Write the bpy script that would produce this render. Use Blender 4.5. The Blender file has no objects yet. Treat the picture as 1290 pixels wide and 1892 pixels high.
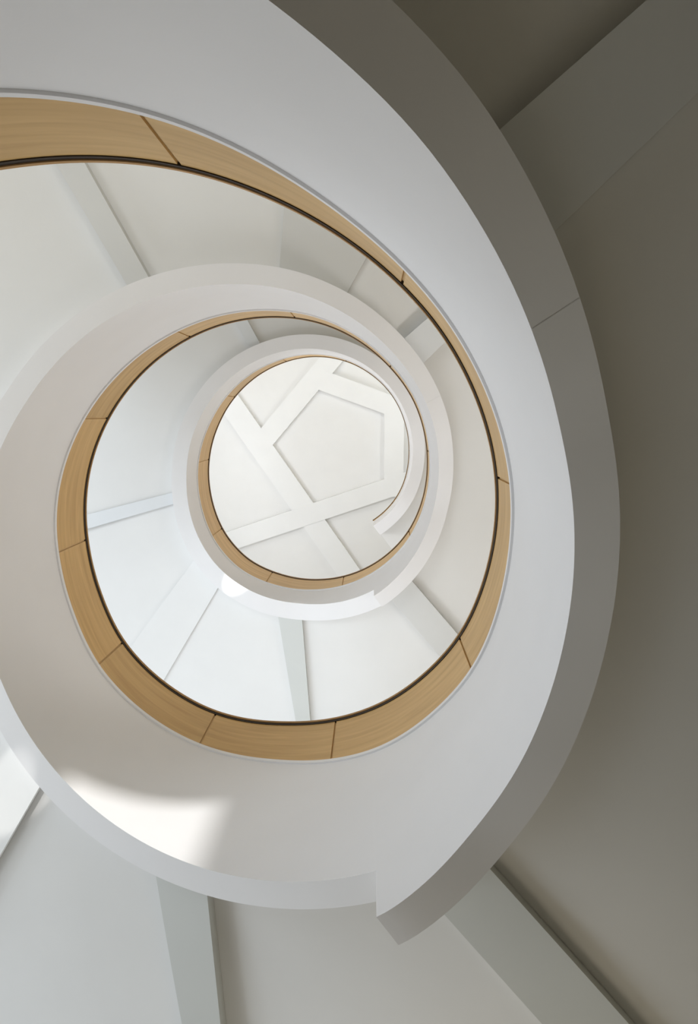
import bpy, math, random
import numpy as np
from mathutils import Matrix, Vector
random.seed(4)
scene=bpy.context.scene; COL=bpy.context.collection
scene.view_settings.view_transform='Standard'
R=1.30; EYE=0.0; FLOOR=-1.55; ROUT=3.10; CEIL=12.0
# ------------------------------------------------------------------ materials
def new_mat(name):
    m=bpy.data.materials.new(name); m.use_nodes=True
    return m,m.node_tree,m.node_tree.nodes['Principled BSDF']
def plaster(name,col,var=.03,bump=.02,scale=3.0,rough=.75):
    m,nt,b=new_mat(name)
    tc=nt.nodes.new('ShaderNodeTexCoord'); n=nt.nodes.new('ShaderNodeTexNoise'); n.inputs['Scale'].default_value=scale; n.inputs['Detail'].default_value=3
    mx=nt.nodes.new('ShaderNodeMix'); mx.data_type='RGBA'
    mx.inputs['A'].default_value=(*[c*(1-var) for c in col],1); mx.inputs['B'].default_value=(*[min(1,c*(1+var)) for c in col],1)
    nt.links.new(tc.outputs['Object'],n.inputs['Vector']); nt.links.new(n.outputs['Fac'],mx.inputs['Factor']); nt.links.new(mx.outputs['Result'],b.inputs['Base Color'])
    n2=nt.nodes.new('ShaderNodeTexNoise'); n2.inputs['Scale'].default_value=90; nt.links.new(tc.outputs['Object'],n2.inputs['Vector'])
    bp=nt.nodes.new('ShaderNodeBump'); bp.inputs['Strength'].default_value=bump; bp.inputs['Distance'].default_value=.01
    nt.links.new(n2.outputs['Fac'],bp.inputs['Height']); nt.links.new(bp.outputs['Normal'],b.inputs['Normal'])
    b.inputs['Roughness'].default_value=rough; b.inputs['Specular IOR Level'].default_value=.2
    return m
def wood_mat():
    m,nt,b=new_mat('oak veneer')
    uv=nt.nodes.new('ShaderNodeUVMap'); mp=nt.nodes.new('ShaderNodeMapping'); mp.inputs['Scale'].default_value=(1.2,14,1)
    oi=nt.nodes.new('ShaderNodeObjectInfo'); ad=nt.nodes.new('ShaderNodeVectorMath'); ad.operation='ADD'
    ml=nt.nodes.new('ShaderNodeMath'); ml.operation='MULTIPLY'; ml.inputs[1].default_value=37
    nt.links.new(oi.outputs['Random'],ml.inputs[0]); nt.links.new(uv.outputs['UV'],mp.inputs['Vector']); nt.links.new(mp.outputs['Vector'],ad.inputs[0]); nt.links.new(ml.outputs[0],ad.inputs[1])
    n=nt.nodes.new('ShaderNodeTexNoise'); n.inputs['Scale'].default_value=1.6; n.inputs['Detail'].default_value=6; n.inputs['Distortion'].default_value=.4
    nt.links.new(ad.outputs['Vector'],n.inputs['Vector'])
    cr=nt.nodes.new('ShaderNodeValToRGB'); e=cr.color_ramp.elements
    e[0].position=.28; e[0].color=(.50,.30,.105,1); e[1].position=.74; e[1].color=(.67,.435,.175,1)
    nt.links.new(n.outputs['Fac'],cr.inputs['Fac'])
    hs=nt.nodes.new('ShaderNodeHueSaturation'); mr=nt.nodes.new('ShaderNodeMapRange'); mr.inputs['To Min'].default_value=.90; mr.inputs['To Max'].default_value=1.08
    nt.links.new(oi.outputs['Random'],mr.inputs['Value']); nt.links.new(mr.outputs[0],hs.inputs['Value']); nt.links.new(cr.outputs['Color'],hs.inputs['Color'])
    nt.links.new(hs.outputs['Color'],b.inputs['Base Color']); b.inputs['Roughness'].default_value=.42; b.inputs['Specular IOR Level'].default_value=.35
    return m
M_white=plaster('white painted plaster',(.80,.79,.79))
M_soffit=plaster('warm white soffit paint',(.76,.755,.74))
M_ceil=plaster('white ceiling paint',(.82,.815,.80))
M_beam_lit=plaster('lit beam white',(.845,.845,.835))  # lighter than the ceiling: light caught by beam undersides, put into the colour
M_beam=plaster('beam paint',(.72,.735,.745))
M_beam_halfshade=plaster('mid shaded beam tone',(.66,.66,.645))  # weaker step of the beam shading held in the colour
M_beam_shade=plaster('shaded beam tone',(.60,.61,.585))  # shade on the beam undersides is put into this darker colour
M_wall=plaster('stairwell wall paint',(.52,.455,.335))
M_floor=plaster('dark stone floor',(.18,.155,.115),var=.15,scale=1.2)
M_wood=wood_mat()
M_cap=plaster('oak edge',(.42,.25,.11))
M_shade=plaster('groove shade colour',(.03,.019,.011),rough=.5)  # dark colour carries the shade of the groove below the handrail
M_groove=plaster('joint oak',(.72,.52,.28))
M_joint=plaster('filled joint',(.72,.71,.70))
# ------------------------------------------------------------------ helix profiles (metres, relative to a 3.56 m per turn helix)
def H(ph): return 10.2142-.566*ph
def table(d,sig):
    k=np.array(sorted(d)); v=np.array([d[i] for i in sorted(d)],float)
    g=np.arange(k[0]-60,k[-1]+61,1.0); y=np.interp(g,k,v)
    if sig:
        w=np.exp(-.5*(np.arange(-3*sig,3*sig+1)/sig)**2); w/=w.sum()
        y=np.convolve(np.pad(y,3*sig,mode='edge'),w,'valid')
    return lambda deg: np.interp(deg,g,y)
WT=table({-54:-.3,-28:-.25,-13:.0,0:.3,20:.4,41:.05,68:.0,90:.2,111:.42,136:.47,160:.45,184:.31,201:.21,220:.06,239:.0,257:.09,277:.13,312:.13,329:.12,344:.22,361:.33,376:.25,391:.0,407:-.06,421:-.18,435:-.18,452:-.06,467:-.01,482:.03,500:.05,533:.05,557:.07,572:.05,587:-.01,621:-.01,641:.04,670:0,685:0,696:-.02,711:.02,723:0,732:-.04,751:-.08,760:-.10,768:-.07,787:-.02,803:0,825:.08,940:.08},4)
WH=table({-54:.14,60:.2,105:.40,140:.50,180:.55,255:.50,300:.40,330:.3,380:.25,440:.34,480:.38,520:.44,546:.47,585:.43,622:.42,667:.49,694:.45,707:.40,721:.33,738:.29,760:.24,779:.28,795:.39,816:.43,940:.45},5)
S_of={3:table({-54:-.78,-28:-.78,0:-.55,20:-.65,60:-1.0,110:-.75,150:-.68,186:-.72,211:-.88,231:-.96,251:-.93,273:-.85,306:-.95},5),
      2:table({306:-1.17,320:-1.08,335:-.94,350:-.78,367:-.80,381:-.98,395:-1.15,408:-1.26,423:-1.40,437:-1.46,454:-1.43,485:-1.38,512:-1.30,575:-1.30,623:-1.34,666:-1.37},3),
      1:table({666:-1.61,676:-1.51,685:-1.41,697:-1.32,706:-1.25,716:-1.19,726:-1.16,742:-1.14,752:-1.20,759:-1.25,770:-1.31,783:-1.30,940:-1.30},3)}
SOFF=table({-54:-.6,-28:-.6,0:-.45,20:-.5,60:-.85,110:-.6,150:-.55,186:-.6,231:-.82,280:-.8,306:-.82,335:-.78,350:-.66,367:-.68,395:-1.0,423:-1.27,454:-1.3,512:-1.18,575:-1.18,623:-1.2,666:-1.24,685:-1.22,697:-1.18,726:-1.04,742:-1.02,770:-1.18,940:-1.18},8)
def zt(d): return H(math.radians(d))+float(WT(d))
def zw(d): return zt(d)-float(WH(d))
def zs(n,d): return H(math.radians(d))+float(S_of[n](d))
def zsoff(d): return H(math.radians(d))+float(SOFF(d))
# ------------------------------------------------------------------ mesh helpers
class MB:
    def __init__(s): s.v=[];s.f=[];s.uv=[]
    def grid(s,rows,uvs=None,skip=None):
        n=len(rows[0]); b=len(s.v)
        for r in rows: s.v+=r
        for i in range(len(rows)-1):
            for j in range(n-1):
                if skip and skip(i,j): continue
                s.f.append((b+i*n+j,b+i*n+j+1,b+(i+1)*n+j+1,b+(i+1)*n+j))
                if uvs: s.uv.append([uvs[i][j],uvs[i][j+1],uvs[i+1][j+1],uvs[i+1][j]])
                else: s.uv.append([(0,0)]*4)
    def quad(s,a,b,c,d): s.grid([[a,b],[d,c]])
    def build(s,name,mat,parent=None,smooth=True):
        m=bpy.data.meshes.new(name); m.from_pydata(s.v,[],s.f)
        ul=m.uv_layers.new(name='UVMap'); k=0
        for q in s.uv:
            for c in q: ul.data[k].uv=c; k+=1
        m.materials.append(mat)
        if smooth: m.polygons.foreach_set('use_smooth',[True]*len(m.polygons))
        m.update(); o=bpy.data.objects.new(name,m); COL.objects.link(o)
        if parent: o.parent=parent
        return o
def P(r,d,z): a=math.radians(d); return (r*math.cos(a),-r*math.sin(a),z)
def degs(a,b,st=1.5): 
    n=max(1,int(math.ceil((b-a)/st))); return [a+(b-a)*i/n for i in range(n+1)]
def sweep(mb,ds,prof):
    """prof(d) -> closed list of (r,z); each side is its own smooth strip, ends are capped"""
    k=len(prof(ds[0]))
    for j in range(k):
        rows=[];uv=[]
        for d in ds:
            p=prof(d); a=p[j]; b=p[(j+1)%k]
            rows.append([P(a[0],d,a[1]),P(b[0],d,b[1])])
            u=math.radians(d)*R; t=zt(d); uv.append([(u,a[1]-t),(u,b[1]-t)])
        mb.grid(rows,uv)
    for d,rev in ((ds[0],0),(ds[-1],1)):
        p=[P(r,d,z) for r,z in prof(d)]
        if len(p)==4: mb.quad(*p)
def tag(o,label=None,cat=None,group=None,kind=None):
    if label: o['label']=label
    if cat: o['category']=cat
    if group: o['group']=group
    if kind: o['kind']=kind
    return o
# ------------------------------------------------------------------ balustrades
SEAMS=[-54,-36,0,36,72,108,144,181,218,253,290,330,368,406,444,480,517,555,587,621,655,695,732,769,803,839,875,911,940]
FL={3:(-54,306,1.465),2:(306,666,1.42),1:(666,940,1.42)}
LAB={1:'largest, nearest curved white balustrade sweeping past the right edge, ending in the big stepped notch',
     2:'middle turn of the white spiral balustrade, with the sunlit patch and widest oak band',
     3:'smallest, farthest turn of the white spiral balustrade, framing the beamed top ceiling'}
JOINT={1:753,2:388}
for n,(a,b,ro) in FL.items():
    root=bpy.data.objects.new('spiral_balustrade',None); COL.objects.link(root)
    tag(root,LAB[n],'balustrade')
    ds=degs(a,b); S=lambda d,n=n: zs(n,d)
    m=MB(); sweep(m,ds,lambda d:[(R,zw(d)-.005),(R,S(d)),(ro,S(d)),(ro,zw(d)-.005)]); m.build('parapet_wall',M_white,root)
    m=MB(); sweep(m,ds,lambda d:[(R+.003,zt(d)-.012),(R+.003,zw(d)-.005),(ro,zw(d)-.005),(ro,zt(d)-.012)]); m.build('backing_wall',M_groove,root)
    m=MB(); sweep(m,ds,lambda d:[(R-.010,zw(d)+.004),(R-.010,zw(d)-.020),(R+.01,zw(d)-.020),(R+.01,zw(d)+.004)]); m.build('ledge',M_white,root)
    m=MB(); sweep(m,ds,lambda d:[(R-.010,zt(d)-.008),(R-.010,zt(d)-.031),(R+.002,zt(d)-.031),(R+.002,zt(d)-.008)]); m.build('shade_strip',M_shade,root)  # solid dark strip painted as the shade of the groove
    m=MB(); sweep(m,ds,lambda d:[(R-.014,zt(d)+.010),(R-.014,zt(d)-.008),(ro+.015,zt(d)-.008),(ro+.015,zt(d)+.010)]); m.build('handrail',M_cap,root)
    if n in JOINT:
        j=JOINT[n]; m=MB(); sweep(m,[j-.05,j+.05],lambda d:[(R+.002,S(d)),(R+.002,S(d)-.001),(ro-.002,S(d)-.001),(ro-.002,S(d))]); m.build('joint',M_joint,root)
    for s0,s1 in zip(SEAMS[:-1],SEAMS[1:]):
        c=.5*(s0+s1)
        if not (a<=c<b): continue
        g=.26
        m=MB(); sweep(m,degs(s0+g,s1-g),lambda d:[(R-.006,zt(d)-.031),(R-.006,zw(d)+.006),(R+.002,zw(d)+.006),(R+.002,zt(d)-.031)])
        m.build('wood_panel',M_wood,root)
# ------------------------------------------------------------------ ramp soffits
for n,(a,b,ro) in FL.items():
    m=MB(); ds=degs(a,b,3)
    sweep(m,ds,lambda d:[(ro+.001,zsoff(d)),(ROUT,zsoff(d)),(ROUT,zsoff(d)+.18),(ro+.001,zsoff(d)+.18)])
    o=m.build('ceiling',M_soffit); tag(o,kind='structure')
# ------------------------------------------------------------------ beams under the ramps
def beam(p0,p1,q0,q1,turn,label,depth=.10,mat=None):
    """p0->p1 and q0->q1: the two lower edges in plan; both run from the balustrade to the outer wall"""
    def clip(a,b,r):
        a=Vector(a);b=Vector(b);d=(b-a).normalized(); bb=a.dot(d); cc=a.dot(a)-r*r; t=-bb+math.sqrt(bb*bb-cc); return a+d*t
    ro=1.425 if turn!=3 else 1.47
    rows=[]
    base={1:560,2:200,3:-60}[turn]
    for i in range(9):
        r=ro+(ROUT-ro)*i/8
        row=[]
        for (a,b) in ((p0,p1),(q0,q1)):
            v=clip(a,b,r); d=math.degrees(math.atan2(-v.y,v.x))
            while d<base: d+=360
            while d>=base+360: d-=360
            row.append((v.x,v.y,zsoff(d)))
        rows.append(row)
    m=MB()
    lo=[[(x,y,z-depth) for x,y,z in r] for r in rows]; hi=[[(x,y,z-.001) for x,y,z in r] for r in rows]
    m.grid(lo); m.grid(hi)
    for j in (0,1): m.grid([[l[j],h[j]] for l,h in zip(lo,hi)])
    for i in (0,-1): m.quad(lo[i][0],lo[i][1],hi[i][1],hi[i][0])
    o=m.build('support_beam',mat or M_beam,None,True); tag(o,label,'beam','radial beams under the spiral ramp'); return o
A=((-.19,1.41),(-.05,2.30),(.06,1.41),(.12,2.30))
Bm=((.95,1.18),(1.34,1.64),(1.12,.97),(1.55,1.48))
C=((-.67,-1.27),(-1.08,-2.0),(-.56,-1.33),(-.92,-2.0))
D=((.965,-1.045),(1.235,-1.275),(1.105,-.885),(1.355,-1.125))
E=((-1.34,.29),(-2.2,.51),(-1.30,.40),(-2.2,.66))
F=((-1.08,.92),(-1.66,1.70),(-.80,1.17),(-1.30,2.0))
X=((.17,-1.44),(.21,-1.85),(.58,-1.31),(.80,-1.70))
beam(*A,1,'wide grey beam below the balustrade at lower left, running off the bottom edge',.09,M_beam_shade)
beam(*Bm,1,'broad grey beam running diagonally from the big notch to the bottom right corner',.06,M_beam_shade)
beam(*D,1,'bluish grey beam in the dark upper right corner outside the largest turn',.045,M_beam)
beam(*F,1,'bright sunlit beam at the lower left edge, left of the grey beam',.05,M_ceil)  # lighter paint than the soffit stands in for sunlight here
beam(*A,2,'short upright beam seen inside the middle oak ring, at its bottom',.05,M_beam_shade)
beam(*Bm,2,'diagonal beam beside the small notch, inside the middle oak ring at lower right',.08,M_beam_halfshade)
beam(*C,2,'diagonal pale beam at upper left between the largest oak band and middle turn',.08,M_beam_halfshade)
beam(*X,2,'wide shallow panel for the shaded soffit at top centre between the largest oak band and middle turn',.025,M_beam_halfshade)  # added panel; the soffit's darker tone is put into its colour
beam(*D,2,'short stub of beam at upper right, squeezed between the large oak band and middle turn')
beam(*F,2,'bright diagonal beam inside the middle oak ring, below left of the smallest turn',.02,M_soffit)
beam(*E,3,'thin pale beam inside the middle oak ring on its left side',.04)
beam(*C,3,'small pale beam at the top inside the middle oak ring',.06)
# ------------------------------------------------------------------ top ceiling with pentagon of beams
def disc(name,r,z0,z1,mat,kind='structure'):
    m=MB(); n=72
    rim=[(r*math.cos(2*math.pi*i/n),r*math.sin(2*math.pi*i/n)) for i in range(n+1)]
    for z in (z0,z1): m.grid([[(0,0,z) for _ in rim],[(x,y,z) for x,y in rim]])
    m.grid([[(x,y,z0) for x,y in rim],[(x,y,z1) for x,y in rim]])
    return tag(m.build(name,mat,None,False),kind=kind)
disc('ceiling',4.2,CEIL,CEIL+.3,M_ceil)
disc('floor',7.0,FLOOR-.2,FLOOR,M_floor)
PV=[(-.94,-.02),(-.15,-.94),(.95,-.54),(.95,.56),(-.26,.97)]
def topbeam(a,b,e0,e1,label,k,w=.33,depth=.075):
    a=Vector(a);b=Vector(b);d=(b-a).normalized(); nrm=Vector((-d.y,d.x))
    if nrm.dot((a+b)/2)<0: nrm=-nrm
    a=a-d*e0; b=b+d*e1; z0=CEIL-depth-.003*k
    c=[a,b,b+nrm*w,a+nrm*w]; m=MB()
    lo=[(p.x,p.y,z0) for p in c]; hi=[(p.x,p.y,CEIL-.001) for p in c]
    m.quad(*lo); m.quad(*hi)
    for i in range(4): m.quad(lo[i],lo[(i+1)%4],hi[(i+1)%4],hi[i])
    tag(m.build('roof_beam',M_beam_lit,None,False),label,'beam','pentagon beams on the top ceiling')
topbeam(PV[4],PV[0],2.4,2.2,'long diagonal beam crossing the top ceiling from upper left to lower right',0,.38)
topbeam(PV[0],PV[1],.2,1.8,'top ceiling beam on the upper left side of the pentagon',1)
topbeam(PV[1],PV[2],.2,.3,'top ceiling beam along the upper right side of the pentagon',2)
topbeam(PV[2],PV[3],.3,.3,'upright top ceiling beam at the right side of the pentagon',3)
topbeam(PV[3],PV[4],1.5,2.6,'top ceiling beam running from lower left to right under the pentagon',4)
# ------------------------------------------------------------------ outer wall (sun side), with window openings
W0,W1=47.5,60
WIN=[(W0,W1,3.95,4.58),(W0,W1,7.5,8.15)]
ds=sorted(set([-75+i*3 for i in range(76)]+[W0,W1])); zz=[FLOOR,3.95,4.58,7.5,8.15,CEIL]
def inwin(i,j):
    d=.5*(ds[i]+ds[i+1]); z=.5*(zz[j]+zz[j+1])
    return any(a<d<b and c<z<e for a,b,c,e in WIN)
m=MB()
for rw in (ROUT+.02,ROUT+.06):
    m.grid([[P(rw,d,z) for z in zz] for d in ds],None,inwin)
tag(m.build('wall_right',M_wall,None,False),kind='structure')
m=MB()      # unseen wall strip added to keep sky light off the top ceiling
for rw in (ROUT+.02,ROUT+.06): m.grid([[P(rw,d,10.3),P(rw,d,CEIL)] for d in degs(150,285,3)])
tag(m.build('sky_block_left',M_ceil,None,False),kind='structure')
# ------------------------------------------------------------------ light
w=bpy.data.worlds.new('sky'); scene.world=w; w.use_nodes=True
bg=w.node_tree.nodes['Background']; bg.inputs[0].default_value=(.90,.955,1,1); bg.inputs[1].default_value=1.12
def lamp(kind,name,loc,to,energy,col,size=None,size_y=None):
    l=bpy.data.lights.new(name,kind); l.energy=energy; l.color=col
    if kind=='AREA': l.shape='RECTANGLE'; l.size=size; l.size_y=size_y
    if kind=='SUN': l.angle=math.radians(2.0)
    if kind=='SPOT': l.spot_size=math.radians(size); l.spot_blend=size_y; l.shadow_soft_size=.02
    o=bpy.data.objects.new(name,l); COL.objects.link(o); o.location=loc
    o.rotation_euler=(Vector(to)-Vector(loc)).to_track_quat('-Z','Y').to_euler(); return o
az=math.radians(60); sd=Vector((math.cos(az),-math.sin(az),.35))
lamp('SUN','sun',sd*10,(0,0,0),2.7,(1,.995,.98))
lamp('AREA','daylight_fill',(-6.0,-3.0,2.6),(-.5,-1.2,4.7),170,(.78,.89,1),5,3)  # added fill for the left soffits, standing in for unseen windows
lamp('AREA','daylight_fill',(-5.0,3.5,0.2),(-.5,2.0,3.0),50,(.80,.90,1),3,2)  # second added fill, lifts the lower left soffit
lamp('AREA','warm_fill',(1.2,2.6,1.0),(-.05,1.9,2.8),4.5,(1,.88,.70),.8,.5)  # unseen fill added to warm the side of the lower left beam
# unseen fill lamps added above the ramp to brighten the soffit overhead
for d,e in ((790,12),(825,18),(865,20),(430,6),(480,6),(575,9),(615,11),(650,8),(10,24),(70,26),(120,20),(195,8),(270,18)):
    p=Vector(P(2.7,d,zsoff(d)+.26)); lamp('AREA','soffit_fill',p,p+Vector((0,0,1)),e,(.88,.94,1),1.1,.5)
# unseen fill lamps added behind the ramp to brighten faces across the well
for d,dz,e in ((695,.6,28),(345,.7,26),(200,.7,40),(640,.9,8)):
    p=Vector(P(3.0,d,zt(d)+dz)); lamp('AREA','well_fill',p,(0,0,p.z-.1),e,(1,.985,.99),1.1,.6)
lamp('SPOT','glint_spot',(-3.6,3.6,1.4),(-1.0,1.28,3.1),330,(1,.98,.94),5,.3)  # unseen spot added to throw a sun-like glint at lower left
lamp('SPOT','glint_spot',(-3.6,3.4,4.9),(-.86,1.28,6.68),700,(1,.98,.94),4.5,.15)  # another added spot, for the glint one turn higher
# ------------------------------------------------------------------ camera
f=1300.0; V=(688.1068,765.8893)
u=np.array([(V[0]-645)/f,(V[1]-946)/f,1.0]); u/=np.linalg.norm(u)
k=np.cross([0,0,1],u); s=np.linalg.norm(k); c=u[2]; k/=s
K=np.array([[0,-k[2],k[1]],[k[2],0,-k[0]],[-k[1],k[0],0]]); Rm=np.eye(3)+s*K+(1-c)*K@K
cam=bpy.data.cameras.new('camera'); co=bpy.data.objects.new('camera',cam); COL.objects.link(co); scene.camera=co
cam.sensor_width=36; cam.lens=f/1892*36; cam.clip_start=.02
mt=Matrix.Identity(4)
for i in range(3): mt[i][0]=Rm[0][i]; mt[i][1]=-Rm[1][i]; mt[i][2]=-Rm[2][i]
mt[0][3]=.7477; mt[1][3]=-.5278; mt[2][3]=EYE
co.matrix_world=mt
